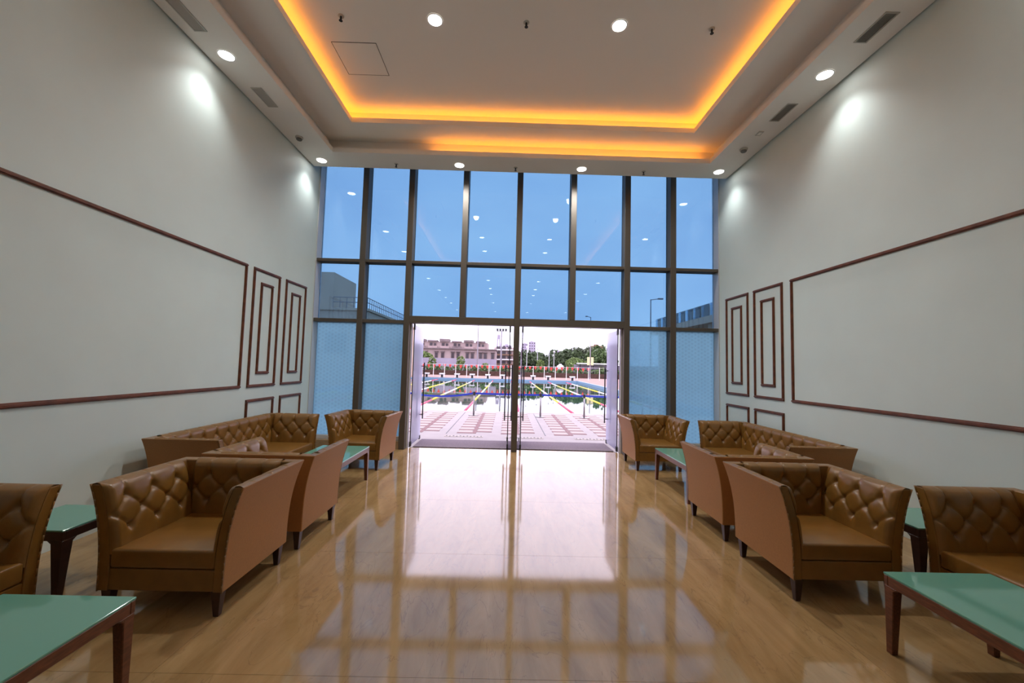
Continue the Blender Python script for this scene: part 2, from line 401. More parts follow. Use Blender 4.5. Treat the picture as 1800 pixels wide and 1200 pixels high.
def vent(x, y0, y1, label):
    t = empty('air_vent', (x, (y0 + y1) / 2, ZC)); tag(t, label, 'vent', 'ceiling air vents')
    l, wd = (y1 - y0) / 2, .066
    MB().ring((-wd + .012, -l + .012, wd - .012, l - .012), (-wd, -l, wd, l), -.008, 0).build('frame', M['vent'], t)
    MB().box((-wd + .012, -l + .012, -.001), (wd - .012, l - .012, 0)).build('backing', M['ventdark'], t)
    me = MB().add([(-.004, -l + .013, -.007), (.006, -l + .013, -.0015), (.006, l - .013, -.0015), (-.004, l - .013, -.007)], [(0, 1, 2, 3)]).mesh('slat', M['vent'])
    for k in range(8): obj('slat', me, t, (-wd + .02 + k * .0133, 0, 0))
vent(-3.395, 3.56, 3.94, 'slotted grey air vent in the left soffit, nearer to the viewer')
vent(-3.355, 4.77, 5.14, 'slotted grey air vent in the left soffit, farther from the viewer')
vent(3.325, 3.45, 3.80, 'slotted grey air vent in the right soffit, nearer to the viewer')
vent(3.325, 4.74, 5.10, 'slotted grey air vent in the right soffit, farther from the viewer')
def detector(x, y, label):
    t = empty('smoke_detector', (x, y, ZC)); tag(t, label, 'detector', 'smoke detectors')
    MB().lathe((0, 0, 0), [(.055, 0), (.055, -.018), (.047, -.024)], 20).build('base', M['vent'], t)
    MB().lathe((0, 0, 0), [(.040, -.024), (.040, -.042), (.030, -.050)], 20).build('sensor_head', M['ventdark'], t)
detector(-3.38, 5.85, 'small grey smoke detector on the left soffit'); detector(3.33, 5.79, 'small grey smoke detector on the right soffit')
t = empty('ceiling_sensor', (3.31, 5.38, ZC)); tag(t, 'small square sensor plate on the right soffit past the far vent', 'sensor')
MB().box((-.035, -.05, -.008), (.035, .05, 0)).build('plate', M['vent'], t); MB().box((-.02, -.03, -.011), (.02, .03, -.008)).build('cover', M['ceil'], t)
def sprinkler(x, y, z, label):
    t = empty('sprinkler_head', (x, y, z)); tag(t, label, 'sprinkler', 'ceiling sprinklers')
    MB().lathe((0, 0, 0), [(.033, 0), (.033, -.004), (.02, -.008)], 16).build('escutcheon', M['vent'], t)
    MB().lathe((0, 0, 0), [(.011, -.008), (.011, -.035), (.006, -.04)], 10).build('body', M['black'], t)
    MB().lathe((0, 0, 0), [(.006, -.04), (.006, -.052), (.02, -.053), (.02, -.056)], 12).build('deflector', M['black'], t)
for x, n in ((-2.1, 'left'), (-.04, 'middle'), (2.04, 'right')):
    sprinkler(x, 4.22, Z3, 'dark sprinkler head in the raised ceiling panel, %s one of three' % n)
for x, n in ((-2.12, 'left'), (-.1, 'middle'), (2.08, 'right')):
    sprinkler(x, 6.57, ZC, 'tiny dark sprinkler head on the soffit above the glass wall, %s one of three' % n)
ap = empty('access_panel', (-2.10, 4.85, Z3)); tag(ap, 'square flush access panel in the raised ceiling, left side', 'panel')
MB().ring((-.264, -.264, .264, .264), (-.27, -.27, .27, .27), -.003, 0).build('seam', M['gap'], ap)
MB().box((-.264, -.264, -.0025), (.264, .264, 0)).build('cover', M['ceil'], ap)

# ------------------------------------------------------------------ seating
DU, DV = 0.186, 0.092
def tuft_height(u, v):
    """leather drawn in by buttons at (k*DU, +-DV) and ((k+.5)*DU, 0), with creases running between them and over the top"""
    a, b = u / DU, v / DV
    d1 = math.hypot((a - round(a)) * DU, DV - abs(v)); d2 = math.hypot((a - .5 - round(a - .5)) * DU, v); db = min(d1, d2)
    if abs(v) <= DV:
        sn = math.hypot(1 / DU, .5 / DV)
        q1, q2 = a + b / 2 + .5, a - b / 2 + .5
        dc = min(abs(q1 - round(q1)), abs(q2 - round(q2))) / sn; cd = .0085
    else:
        dc = abs(a - round(a)) * DU; cd = .0085 if v > 0 else .0085 * max(0, 1 - (abs(v) - DV) / .05)
    return .036 - cd * math.exp(-(dc / .0085) ** 2) - .005 * math.exp(-(dc / .03) ** 2) - .021 * math.exp(-(db / .022) ** 2)
def tufted_pad(name, length, base, seat_z, top_z, mitre=(0, 0)):
    """base(u,z)->(point, normal) inner wall; the pad runs up the wall and folds over the top edge"""
    NU = max(24, int(length / 0.0075)); zmid = seat_z + 0.185
    zs = [seat_z - .03 + (top_z - .012 - seat_z + .03) * k / 48 for k in range(49)]
    rows = []
    for z in zs:
        row = []
        for i in range(NU + 1):
            u = -length / 2 + length * i / NU
            p, n = base(u, z)
            edge = min(1, (length / 2 - abs(u)) / .03); edge = max(0, edge) ** .5
            h = tuft_height(u, z - zmid) * edge + .001
            if z > top_z - .05: h *= 1 - .55 * ((z - top_z + .05) / .05) ** 2
            row.append(p + n * h)
        rows.append(row)
    # fold over the top
    for k, (dn_, dz) in enumerate(((-.010, .004), (-.030, .010), (-.048, .009), (-.060, .001))):
        row = []
        for i in range(NU + 1):
            u = -length / 2 + length * i / NU
            p, n = base(u, top_z - .012)
            r = 1 - math.exp(-((u / DU - round(u / DU)) * DU / .010) ** 2)
            row.append(p + n * dn_ + Vector((0, 0, .012 + dz * (.3 + .9 * r))))
        rows.append(row)
    mb = MB(); W = NU + 1
    mb.add([p for r in rows for p in r], [(j * W + i, j * W + i + 1, (j + 1) * W + i + 1, (j + 1) * W + i) for j in range(len(rows) - 1) for i in range(NU)])
    me = bpy.data.meshes.new(name); me.from_pydata(mb.v, [], mb.f); me.update()
    for p in me.polygons: p.use_smooth = True
    me.materials.append(M['leather_in_shaded'])
    btn = []
    kmax = int((length / 2 - .02) / DU) + 1
    for k in range(-kmax, kmax + 1):
        for (u, v) in ((k * DU, DV), (k * DU, -DV), ((k + .5) * DU, 0)):
            if abs(u) < length / 2 - .03:
                p, n = base(u, zmid + v); btn.append((p + n * -.001, n))
    return me, btn
button_me = MB().lathe((0, 0, 0), [(.0105, 0), (.0105, .003), (.007, .007), (.002, .0085)], 8).mesh('button', M['leather_in_shaded'], True)

def make_seat(name, W, D=0.67):
    """faces -Y, origin on the floor in the middle; shell, three tufted pads, cushion, base, four legs"""
    root = empty(name)
    H, ZB, T, FX, FY = 0.745, 0.144, 0.060, 0.088, 0.030
    hw, hd = W / 2, D / 2
    def tt(z): return max(0, min(1, (z - ZB) / (H - ZB)))
    def ox(z): return FX * tt(z) ** 2.7
    def oy(z): return FY * tt(z) ** 2.0
    # curved shell of arms and back
    N = 14; mb = MB(); vs = []
    for k in range(N + 1):
        z = ZB + (H - ZB) * k / N; a, b = ox(z), oy(z)
        fr = -hd
        vs += [(-hw - a, fr, z), (-hw - a, hd + b, z), (hw + a, hd + b, z), (hw + a, fr, z),
               (hw + a - T, fr, z), (hw + a - T, hd + b - T - .02, z), (-hw - a + T, hd + b - T - .02, z), (-hw - a + T, fr, z)]
    fs = []
    for k in range(N):
        for i in range(8): fs.append((k * 8 + i, k * 8 + (i + 1) % 8, (k + 1) * 8 + (i + 1) % 8, (k + 1) * 8 + i))
    for base in (0, N * 8):
        fs += [(base, base + 1, base + 6, base + 7), (base + 1, base + 2, base + 5, base + 6), (base + 2, base + 3, base + 4, base + 5)]
    mb.add(vs, fs)
    sh = mb.build('shell', M['leather_out_lit'], root); sh.data.materials.append(M['leather_in_shaded'])
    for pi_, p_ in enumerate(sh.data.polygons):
        p_.material_index = 0 if (pi_ < N * 8 and pi_ % 8 in (0, 1, 2)) else 1  # outer sides take the lit tone, fronts, top and inside the shaded one
    md = sh.modifiers.new('bevel', 'BEVEL'); md.width = .007; md.segments = 2; md.limit_method = 'ANGLE'; md.angle_limit = math.radians(40)
    # piping along the front edges of both arms
    for s in (-1, 1):
        pm = MB(); prev = None
        for k in range(0, N + 1):
            z = ZB + (H - ZB) * k / N; p = (s * (hw + ox(z) - .004), -hd - .001, z)
            if prev: pm.tube(prev, p, .005, 6)
            prev = p
        pm.build('piping', M['leather_in_shaded'], sh, True)
    # tufted pads
    yb = hd - T - .02
    def back(u, z): return Vector((u, yb + oy(z), z)), Vector((0, -1, .06)).normalized()
    def armf(s):
        def f(u, z): return Vector((s * (hw + ox(z) - T), (u if s > 0 else -u) - .04, z)), Vector((-s, 0, .15)).normalized()
        return f
    ax = D - T - .02 - .06
    for nm, L_, fn in (('back_pad', W - 2 * T + .02, back), ('arm_pad', D - .085, armf(1)), ('arm_pad', D - .085, armf(-1))):
        me, btn = tufted_pad(nm, L_, fn, .376, H)
        # keep the normals pointing at the sitter
        po = obj(nm, me, root)
        for p, n in btn:
            b = obj('button', button_me, po, p); b.rotation_mode = 'QUATERNION'; b.rotation_quaternion = n.to_track_quat('Z', 'Y')
    # cushion and base
    cu = bevel(MB().box((-hw + T - .004, -hd + .002, .268), (hw - T + .004, yb + .005, .378)).build('seat_cushion', M['leather_in_shaded'], root), .018, 3)
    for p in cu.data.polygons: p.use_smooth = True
    bevel(MB().box((-hw + T - .005, -hd + .008, ZB), (hw - T + .005, yb + .01, .266)).build('base_panel', M['leather_in_shaded'], root), .006, 2)
    for sx in (-1, 1):
        for sy in (-1, 1):
            cx, cy = sx * (hw - .045), sy * (hd - .035)
            bevel(MB().frustum((cx, cy, 0), (.016, .016), (cx - sx * .0, cy, ZB + .004), (.028, .028)).build('leg', M['leg_wood'], root), .003, 1)
    return root
chair0 = make_seat('armchair', 0.72); sofa0 = make_seat('sofa', 1.80)
used = {}
def place(proto, x, y, rz, label, cat, group):
    o = proto if proto.name not in used else copy_tree(proto)
    used[proto.name] = 1
    o.location = (x, y, 0); o.rotation_euler = (0, 0, rz); tag(o, label, cat, group); return o
AG, SG = 'tan tufted armchairs', 'tan tufted sofas'
place(chair0, -2.12, 2.735, 0, 'tan tufted armchair facing the viewer, nearest armchair left of the aisle', 'armchair', AG)
place(chair0, -2.10, 3.58, math.pi, 'tan tufted armchair turned toward the pool, left of the aisle', 'armchair', AG)
place(chair0, -2.225, 5.955, math.radians(-3), 'tan tufted armchair facing the viewer by the frosted glass left of the doors', 'armchair', AG)
place(chair0, 2.12, 3.01, 0, 'tan tufted armchair facing the viewer, nearest armchair right of the aisle', 'armchair', AG)
place(chair0, 2.14, 3.905, math.pi, 'tan tufted armchair turned toward the pool, right of the aisle', 'armchair', AG)
place(chair0, 2.125, 6.255, 0, 'tan tufted armchair facing the viewer by the frosted glass right of the doors', 'armchair', AG)
place(sofa0, -3.115, 4.71, math.pi / 2, 'long tan button-tufted sofa against the left wall beside the small panel mouldings', 'sofa', SG)
place(sofa0, 3.085, 5.06, -math.pi / 2, 'long tan button-tufted sofa against the right wall beside the small panel mouldings', 'sofa', SG)
place(sofa0, -3.05, 1.40, math.pi / 2, 'tan tufted sofa cut off by the left picture edge, behind the near glass table', 'sofa', SG)
place(sofa0, 3.02, 1.79, -math.pi / 2, 'tan tufted sofa cut off by the right picture edge, behind the near glass table', 'sofa', SG)

def make_table(name, W, L, H=0.42, leg=0.052, wood='table_wood'):
    root = empty(name)
    m_ = M[wood]
    bevel(MB().box((-W / 2, -L / 2, H - .011), (W / 2, L / 2, H)).build('glass_top', M['mint'], root), .002, 1)
    mb = MB(); a = .024
    bevel(MB().ring((-W / 2 + a, -L / 2 + a, W / 2 - a, L / 2 - a), (-W / 2 + .001, -L / 2 + .001, W / 2 - .001, L / 2 - .001), H - .066, H - .0112).build('apron', m_, root), .003, 1)
    MB().box((-W / 2 + a, -L / 2 + a, H - .030), (W / 2 - a, L / 2 - a, H - .0112)).build('under_board', M['leg_wood'], root)
    for sx in (-1, 1):
        for sy in (-1, 1):
            x1, y1 = sx * (W / 2 - leg / 2 - .0015), sy * (L / 2 - leg / 2 - .0015)
            x0, y0 = sx * (W / 2 - .019), sy * (L / 2 - .019)
            lg = MB().frustum((x0, y0, 0), (.017, .017), (x1, y1, H - .066), (leg / 2, leg / 2))
            # small shoulder easing the leg into the apron
            lg.frustum((x1, y1, H - .085), (leg / 2 * .97, leg / 2 * .97), (x1 - sx * .012, y1 - sy * .012, H - .064), (leg / 2 + .012, leg / 2 + .012))
            bevel(lg.build('leg', m_, root), .003, 1)
    return root
ct0 = make_table('coffee_table', .595, 1.0); st0 = make_table('side_table', .45, .43, .425, .07, 'leg_wood')
TG = 'mint glass coffee tables'
place(ct0, -2.185, 4.695, 0, 'low wooden coffee table with mint glass top before the far left sofa', 'coffee table', TG)
place(ct0, 2.205, 5.03, 0, 'low wooden coffee table with mint glass top before the far right sofa', 'coffee table', TG)
place(ct0, -2.085, 1.375, 0, 'wooden coffee table with mint glass top in the bottom left corner of the picture', 'coffee table', TG)
place(ct0, 2.250, 1.745, 0, 'wooden coffee table with mint glass top in the bottom right corner of the picture', 'coffee table', TG)
place(st0, -3.055, 2.735, 0, 'small dark side table with mint glass top between sofa and armchair on the left', 'side table', 'dark corner side tables')
place(st0, 3.02, 3.075, 0, 'small dark side table with mint glass top between sofa and armchair on the right', 'side table', 'dark corner side tables')

# ================================================================== outside
M['deck'] = simple('cream_paving', (0.345, 0.295, 0.27), 0.6, noise=0.06, scale=3)
M['deck_far'] = simple('salmon_paving', (0.34, 0.215, 0.17), 0.7, noise=0.08, scale=2)
M['red_tile'] = simple('terracotta_paver', (0.19, 0.075, 0.066), 0.6, noise=0.12, scale=9)
M['cream_tile'] = simple('cream_paver', (0.39, 0.33, 0.275), 0.6, noise=0.06, scale=9)
M['blue_tile'] = simple('pool_blue_tile', (0.19, 0.33, 0.47), 0.35, noise=0.1, scale=20)
M['soil'] = simple('brown_planter', (0.072, 0.038, 0.027), 0.9, noise=0.3, scale=3)
M['bwall'] = simple('lilac_grey_render', (0.36, 0.32, 0.39), 0.85, noise=0.12, scale=0.6)
M['earth'] = simple('dry_earth', (0.160, 0.136, 0.120), 0.95, noise=0.2, scale=0.5)
def water_mat():
    mt, t, b = new_mat('green_pool_water')
    b.inputs['Base Color'].default_value = (0.018, 0.065, 0.035, 1); b.inputs['Roughness'].default_value = 0.02; b.inputs['IOR'].default_value = 1.5
    g = t.nodes.new('ShaderNodeTexCoord'); mpn = t.nodes.new('ShaderNodeMapping'); mpn.inputs['Scale'].default_value = (1, 0.4, 1)
    t.links.new(g.outputs['Object'], mpn.inputs['Vector'])
    n = t.nodes.new('ShaderNodeTexNoise'); n.inputs['Scale'].default_value = 1.2; n.inputs['Detail'].default_value = 3; t.links.new(mpn.outputs['Vector'], n.inputs['Vector'])
    bp = t.nodes.new('ShaderNodeBump'); bp.inputs['Strength'].default_value = 0.05; bp.inputs['Distance'].default_value = 0.05
    t.links.new(n.outputs['Fac'], bp.inputs['Height']); t.links.new(bp.outputs['Normal'], b.inputs['Normal']); return mt
PX0, PX1, PY0, PY1, WZ = -10.2, 7.7, 13.05, 43.5, -0.20
g = struct(empty('pool_deck', (0, 10, 0)))
def gpart(name, a, b, mat): return MB().box((a[0], a[1] - 10, a[2]), (b[0], b[1] - 10, b[2])).build(name, mat, g)
gpart('near_paving', (-30, 7.22, -.3), (30, PY0, -.004), M['deck'])
gpart('right_paving', (PX1, PY0, -.3), (30, PY1, -.004), M['deck_far'])
gpart('left_paving', (-30, PY0, -.3), (PX0, PY1, -.004), M['deck_far'])
gpart('far_paving', (-40, PY1, -.3), (40, 54, -.004), M['deck_far'])
gpart('threshold', (-3.6, 7.22, -.3), (3.6, 7.235, 0), M['alu'])
gpart('coping', (-30, PY0 - .32, -.01), (30, PY0, 0.0), M['cream_tile'])
# paver bands: a terracotta spine with staggered bars, cream blocks between
bar_me = MB().box((0, 0, -.004), (.333, .125, .0)).mesh('red_paver', M['red_tile'])
blk_me = MB().box((0, 0, -.004), (.30, .275, .0)).mesh('cream_paver', M['cream_tile'])
sp_me = MB().box((-.042, 0, -.004), (.042, .41, .0)).mesh('red_paver', M['red_tile'])
for cx in (-4.13, -2.96, -2.01, -.84, .125, 1.295, 2.26, 3.43):
    for k in range(9):
        y = 8.80 + .415 * k
        obj('red_paver', sp_me, g, (cx, y - 10, 0))
        for sx in (-1, 1):
            yy = y - 10 + (.19 if sx > 0 else 0)
            obj('red_paver', bar_me, g, (cx + (.045 if sx > 0 else -.378), yy, 0))
            obj('cream_paver', blk_me, g, (cx + (.06 if sx > 0 else -.36), yy + .132, 0))
for x in (-3.55, -1.432, .714, 2.845):
    gpart('drain_slot', (x - .008, 8.72, -.004), (x + .008, 12.6, .0005), M['black'])
# drain grates with dark slots
slot_me = MB().box((-.014, -.03, 0), (.014, .03, .003)).mesh('slot', M['black'])
for x, lab in ((-1.02, 'left'), (.24, 'middle'), (1.70, 'right')):
    t = empty('drain_grate', (x, 8.43, 0)); tag(t, 'pale slotted drain grate set in the paving outside, %s one of three' % lab, 'drain grate', 'drain grates outside the doors')
    MB().box((-.40, -.08, -.003), (.40, .08, .001)).build('plate', M['cream_tile'], t)
    for k in range(11): obj('slot', slot_me, t, (-.36 + .072 * k, .022 * (-1) ** k, .001))
# pool
p = struct(empty('pool_basin', (0, 30, 0)))
def ppart(name, a, b, mat): return MB().box((a[0], a[1] - 30, a[2]), (b[0], b[1] - 30, b[2])).build(name, mat, p)
ppart('far_wall', (PX0, PY1 - .25, -.6), (PX1, PY1 - .01, 0.0), M['blue_tile'])
ppart('right_wall', (PX1 - .25, PY0, -.6), (PX1 - .01, PY1 - .25, 0.0), M['blue_tile'])
ppart('left_wall', (PX0 + .01, PY0, -.6), (PX0 + .25, PY1 - .25, 0.0), M['blue_tile'])
ppart('water', (PX0 + .25, PY0 + .01, -.6), (PX1 - .25, PY1 - .25, WZ), water_mat())
# lane ropes
rm = {'red': simple('red_float', (0.62, 0.03, 0.10), 0.5), 'yellow': simple('yellow_float', (0.75, 0.62, 0.05), 0.5), 'white': simple('white_float', (0.75, 0.75, 0.72), 0.5)}
rope_parts = []
segs = [(13.1, 18.8, 'red'), (18.8, 22.5, 'yellow'), (22.5, 28.0, 'white'), (28.0, 35.0, 'yellow'), (35.0, 39.5, 'white'), (39.5, 43.2, 'red')]
k = 0
for x in [-1.66 + 1.98 * j for j in range(-4, 5)]:
    t = empty('lane_rope', (x, 13.1, WZ)); tag(t, 'red, yellow and white floating lane rope in the pool, %s from the left' % ORD[k], 'lane rope', 'pool lane ropes'); k += 1
    for a, b, c in segs:
        MB().tube((0, a - 13.1, .0), (0, b - 13.1 - .05, .0), .045, 8).build('float_section', rm[c], t, True)
# starting blocks on the far edge
for k, px in enumerate((750, 777, 803.5, 830, 857.5, 883, 910, 937, 963.5, 1006)):
    x = at(px, 663 + (px - 880) * .02, PY1 + .45).x
    t = empty('starting_block', (x, PY1 + .45, 0)); tag(t, 'white starting block on the far pool edge, %s from the left' % ORD[k], 'starting block', 'starting blocks')
    MB().frustum((0, .05, 0), (.10, .16), (0, 0, .32), (.09, .13)).build('pedestal', M['black'], t)
    bevel(MB().frustum((0, 0, .32), (.27, .30), (0, 0, .46), (.29, .32)).build('platform', M['white'], t), .02, 1)
    for s in (-1, 1): MB().tube((s * .2, -.28, .0), (s * .2, -.28, .34), .025, 6).build('grip_bar', M['white'], t)
# line of red pennants on slim white posts behind the blocks
t = empty('pennant_line', (0, 46.5, 0)); tag(t, 'string of red pennants on slim white posts beyond the pool', 'pennants')
pm_ = simple('red_pennant', (0.70, 0.06, 0.05), 0.7); post_me = MB().lathe((0, 0, 0), [(.045, 0), (.035, 1.5)], 8).mesh('post', M['white'])
pen_me = MB().add([(-.17, -.01, 0), (.17, -.01, 0), (0, -.01, -.42), (-.17, .01, 0), (.17, .01, 0), (0, .01, -.42)], [(0, 1, 2), (5, 4, 3), (0, 3, 4, 1), (1, 4, 5, 2), (2, 5, 3, 0)]).mesh('pennant', pm_)
for k in range(18): obj('post', post_me, t, (-10.02 + 1.29 * k, 0, 0))
for k in range(32): obj('pennant', pen_me, t, (-9.9 + .62 * k, 0, 1.42 - .05 * math.sin(k * 1.1)))
MB().tube((-10.02, 0, 1.44), (11.9, 0, 1.44), .015, 6).build('cord', M['white'], t)
# belt barrier
def stanchion(x, y, label):
    t = empty('stanchion', (x, y, 0)); tag(t, label, 'stanchion', 'steel barrier posts')
    MB().lathe((0, 0, 0), [(.15, 0), (.15, .012), (.04, .03)], 20).build('base_plate', M['steel'], t, False)
    MB().lathe((0, 0, 0), [(.026, .03), (.026, .60)], 12).build('post', M['steel'], t, True)
    MB().lathe((0, 0, 0), [(.036, .60), (.036, .69), (.028, .70)], 12).build('belt_head', M['black'], t)
SX = [-3.25, -1.11, .865, 2.165, 3.9]
for x, lab in zip(SX, ('farthest left, outside the left frosted glass', 'left of the centre post', 'just right of the centre post', 'second right of the centre post', 'farthest right, outside the right frosted glass')):
    stanchion(x, 11.9, 'steel belt-barrier post by the pool, ' + lab)
belt = simple('blue_belt', (0.02, 0.045, 0.42), 0.6)
for k in range(4):
    x0, x1 = SX[k] + .037, SX[k + 1] - .037; sag = .11 if k == 0 else .008
    mb = MB(); vs = []
    n = 14
    for i in range(n + 1):
        u = i / n; z = .645 - sag * 4 * u * (1 - u); x = x0 + (x1 - x0) * u
        vs += [(x, 11.898, z - .028), (x, 11.898, z + .028), (x, 11.902, z + .028), (x, 11.902, z - .028)]
    fs = []
    for i in range(n):
        for j in range(4): fs.append((i * 4 + j, i * 4 + (j + 1) % 4, i * 4 + 4 + (j + 1) % 4, i * 4 + 4 + j))
    fs += [(0, 1, 2, 3), (n * 4 + 3, n * 4 + 2, n * 4 + 1, n * 4)]
    o = mb.add(vs, fs).build('barrier_belt', belt)
    tag(o, ['sagging blue belt of the pool barrier seen at the left door', 'taut blue barrier belt passing behind the centre post', 'taut blue barrier belt between the two right-hand posts', 'taut blue barrier belt running behind the right door leaf'][k], 'belt', 'blue barrier belts')

# ------------------------------------------------------------------ planter, hedges, walls
def leaf_cloud(blobs, n, size, seed, flat=0.0):
    r = random.Random(seed); mb = MB(); tot = sum(b[3] * b[4] * b[5] for b in blobs)
    for (cx, cy, cz, rx, ry, rz) in blobs:
        for _ in range(int(n * rx * ry * rz / tot) + 12):
            while True:
                d = Vector((r.uniform(-1, 1), r.uniform(-1, 1), r.uniform(-1, 1)))
                if 0.35 < d.length < 1: break
            d = d.normalized() * (d.length ** .35)
            c = Vector((cx + d.x * rx, cy + d.y * ry, cz + d.z * rz))
            s = size * r.uniform(.6, 1.3); e = Euler((r.uniform(0, 6.3), r.uniform(0, 6.3), r.uniform(0, 6.3))).to_matrix()
            pts = [c + e @ Vector(q) * s for q in ((-.5, 0, 0), (0, -.3, .08), (.5, 0, 0), (0, .3, .08))]
            mb.add(pts, [(0, 1, 2, 3)])
    return mb
def leaf_mat(name, col):
    mt, t, b = new_mat(name); b.inputs['Roughness'].default_value = .6
    g_ = t.nodes.new('ShaderNodeNewGeometry'); r = t.nodes.new('ShaderNodeValToRGB')
    r.color_ramp.elements[0].color = (*[c * .55 for c in col], 1); r.color_ramp.elements[1].color = (*[min(1, c * 1.5) for c in col], 1)
    t.links.new(g_.outputs['Random Per Island'], r.inputs['Fac']); t.links.new(r.outputs['Color'], b.inputs['Base Color'])
    b.inputs['Subsurface Weight'].default_value = 0
    return mt
LM = [leaf_mat('dark_foliage', (0.065, 0.098, 0.038)), leaf_mat('mid_foliage', (0.090, 0.143, 0.045)), leaf_mat('light_foliage', (0.150, 0.217, 0.060)), leaf_mat('grey_foliage', (0.112, 0.135, 0.075))]
M['bark'] = simple('bark', (0.10, 0.07, 0.05), 0.9)
struct(MB().box((-40, 54, -.3), (40, 56, .62)).build('trim_planter', M['soil']))
hd_ = empty('planter_hedge', (0, 55, .62)); tag(hd_, 'long clipped green hedge in the brown planter beyond the pool', 'hedge')
bl = [(-26 + 1.3 * k + rnd.uniform(-.2, .2), rnd.uniform(-.2, .2), .18 + rnd.uniform(-.05, .1), .95, .6, .36) for k in range(41)]
leaf_cloud(bl, 5200, .30, 5).build('foliage', LM[1], hd_)['kind'] = 'stuff'
stm = MB()
for k in range(41): stm.tube((bl[k][0], bl[k][1], 0), (bl[k][0], bl[k][1], .25), .05, 5)
stm.build('stems', M['bark'], hd_)
def wall_y(name, x0, x1, y, h, mat): return struct(MB().box((x0, y, -.3), (x1, y + .25, h)).build(name, mat))
wall_y('wall_boundary_left', -34, at(872, 640, 60).x, 60, 2.35, M['bwall'])
wall_y('wall_boundary_right', at(996, 640, 57.5).x, 34, 57.5, 1.85, M['bwall'])
struct(MB().box((-160, 56, -.5), (160, 300, -.05)).build('ground', M['earth']))
# young plants along the boundary wall
for k, (px, py, h) in enumerate(((757, 646, 2.4), (807, 648, 2.6), (850, 648, 1.7), (947, 650, 2.4), (1000, 652, 2.2), (1056, 656, 1.6))):
    c = at(px, py, 56.4); t = empty('young_shrub', (c.x, 56.4, -.05))
    tag(t, ['bright green young shrub beside the left door leaf, before the boundary wall', 'bright green young shrub in front of the long building', 'low green shrub just left of the centre post', 'bright green shrub before the left tree clump', 'bright green shrub before the gap between tree clumps', 'small green shrub by the right door leaf'][k], 'shrub', 'shrubs along the boundary wall')
    leaf_cloud([(0, 0, h * .45, .5, .4, h * .35), (.2, 0, h * .75, .55, .4, h * .28)], 260, .34, 40 + k).build('foliage', LM[2], t)['kind'] = 'stuff'
    MB().tube((0, 0, 0), (0, 0, h * .6), .06, 6).build('stem', M['bark'], t)
# trees
def tree(px, py_top, Y, rx, rz, mat, label, seed):
    c = at(px, py_top, Y); base = -.05; H = c.z
    t = empty('tree', (c.x, Y, base)); tag(t, label, 'tree', 'trees beyond the pool')
    r = random.Random(seed); bl = []
    for k in range(16):
        a = r.uniform(0, 6.28); q = r.uniform(.2, .8)
        bl.append((math.cos(a) * rx * q, math.sin(a) * rx * q * .7, H - rz + r.uniform(-.75, .45) * rz, rx * r.uniform(.32, .5), rx * r.uniform(.3, .45), rz * r.uniform(.35, .55)))
    leaf_cloud(bl, 2600, .62, seed + 1).build('foliage', mat, t)['kind'] = 'stuff'
    tr = MB().tube((0, 0, 0), (0, 0, H - rz), .3, 8, .18)
    for k in range(5): tr.tube((0, 0, H - 1.6 * rz), (bl[k][0] * .8, bl[k][1] * .8, bl[k][2]), .12, 6, .05)
    tr.build('trunk', M['bark'], t)
tree(930, 612, 72, 3.4, 2.3, LM[0], 'round dark green tree just right of the centre post', 101)
tree(958, 609, 81, 3.0, 2.5, LM[0], 'dense green tree in the middle of the left tree clump', 102)
tree(981, 627, 90, 2.2, 1.6, LM[3], 'low grey-green tree between the two tree clumps', 103)
tree(1001, 608, 72, 2.6, 2.5, LM[0], 'dark green tree at the left edge of the right tree clump', 104)
tree(1028, 607, 82, 3.2, 2.7, LM[3], 'broad grey-green tree in the middle of the right tree clump', 105)
tree(1058, 600, 73, 3.3, 3.0, LM[1], 'tall yellow-green tree behind the right door leaf', 106)
tree(1016, 628, 64, 2.0, 1.4, LM[2], 'light green low tree in front of the right tree clump', 107)
tree(742, 616, 66, 1.5, 1.2, LM[2], 'small pale green tree before the left end of the long building', 108)

# ------------------------------------------------------------------ buildings
M['bld'] = simple('pale_pink_render', (0.40, 0.30, 0.28), 0.9, noise=0.08, scale=.5)
M['bld2'] = simple('grey_render', (0.62, 0.47, 0.36), 0.9, noise=0.1, scale=.4)
M['haze_bld'] = simple('lilac_haze_render', (0.40, 0.35, 0.43), 0.9, noise=0.05, scale=.4)  # distance haze is put into the lilac colour
M['win'] = simple('dark_window', (0.050, 0.037, 0.043), 0.25)
M['dark_roof'] = simple('weathered_parapet', (0.20, 0.155, 0.15), 0.9, noise=0.25, scale=1.0)
M['orange_roof'] = simple('orange_roof', (0.231, 0.139, 0.084), 0.9)
# long low building, seen through the left doorway
B = empty('long_building', (0, 82, -.05)); tag(B, 'long pale pink two-storey building behind the boundary wall, left doorway', 'building')
def P(px, py, Y=82): c = at(px, py, Y); return c
def bpart(name, px0, px1, py0, py1, mat, y0, dep, Y=82, root=None, parent=None):
    a, b = P((px0), py1, Y), P((px1), py0, Y); rt_ = root or B
    zt, zb = b.z + .05, a.z + .05
    return MB().box((a.x, y0, zb), (b.x, y0 + dep, zt)).build(name, mat, parent or rt_)
a, b = P(715, 606), P(868, 618)
MB().box((a.x - 6, 0, 0), (b.x + .4, 9, 4.55)).build('wall', M['bld'], B)
MB().box((a.x - 6, -.5, 4.55), (b.x + .6, 9.2, 4.75)).build('ledge', M['dark_roof'], B)
x0, x1 = a.x - 6, P(856, 610).x
MB().box((x0, 1.2, 4.75), (x1, 9, 6.1)).build('upper_storey', M['bld'], B)
n = 9
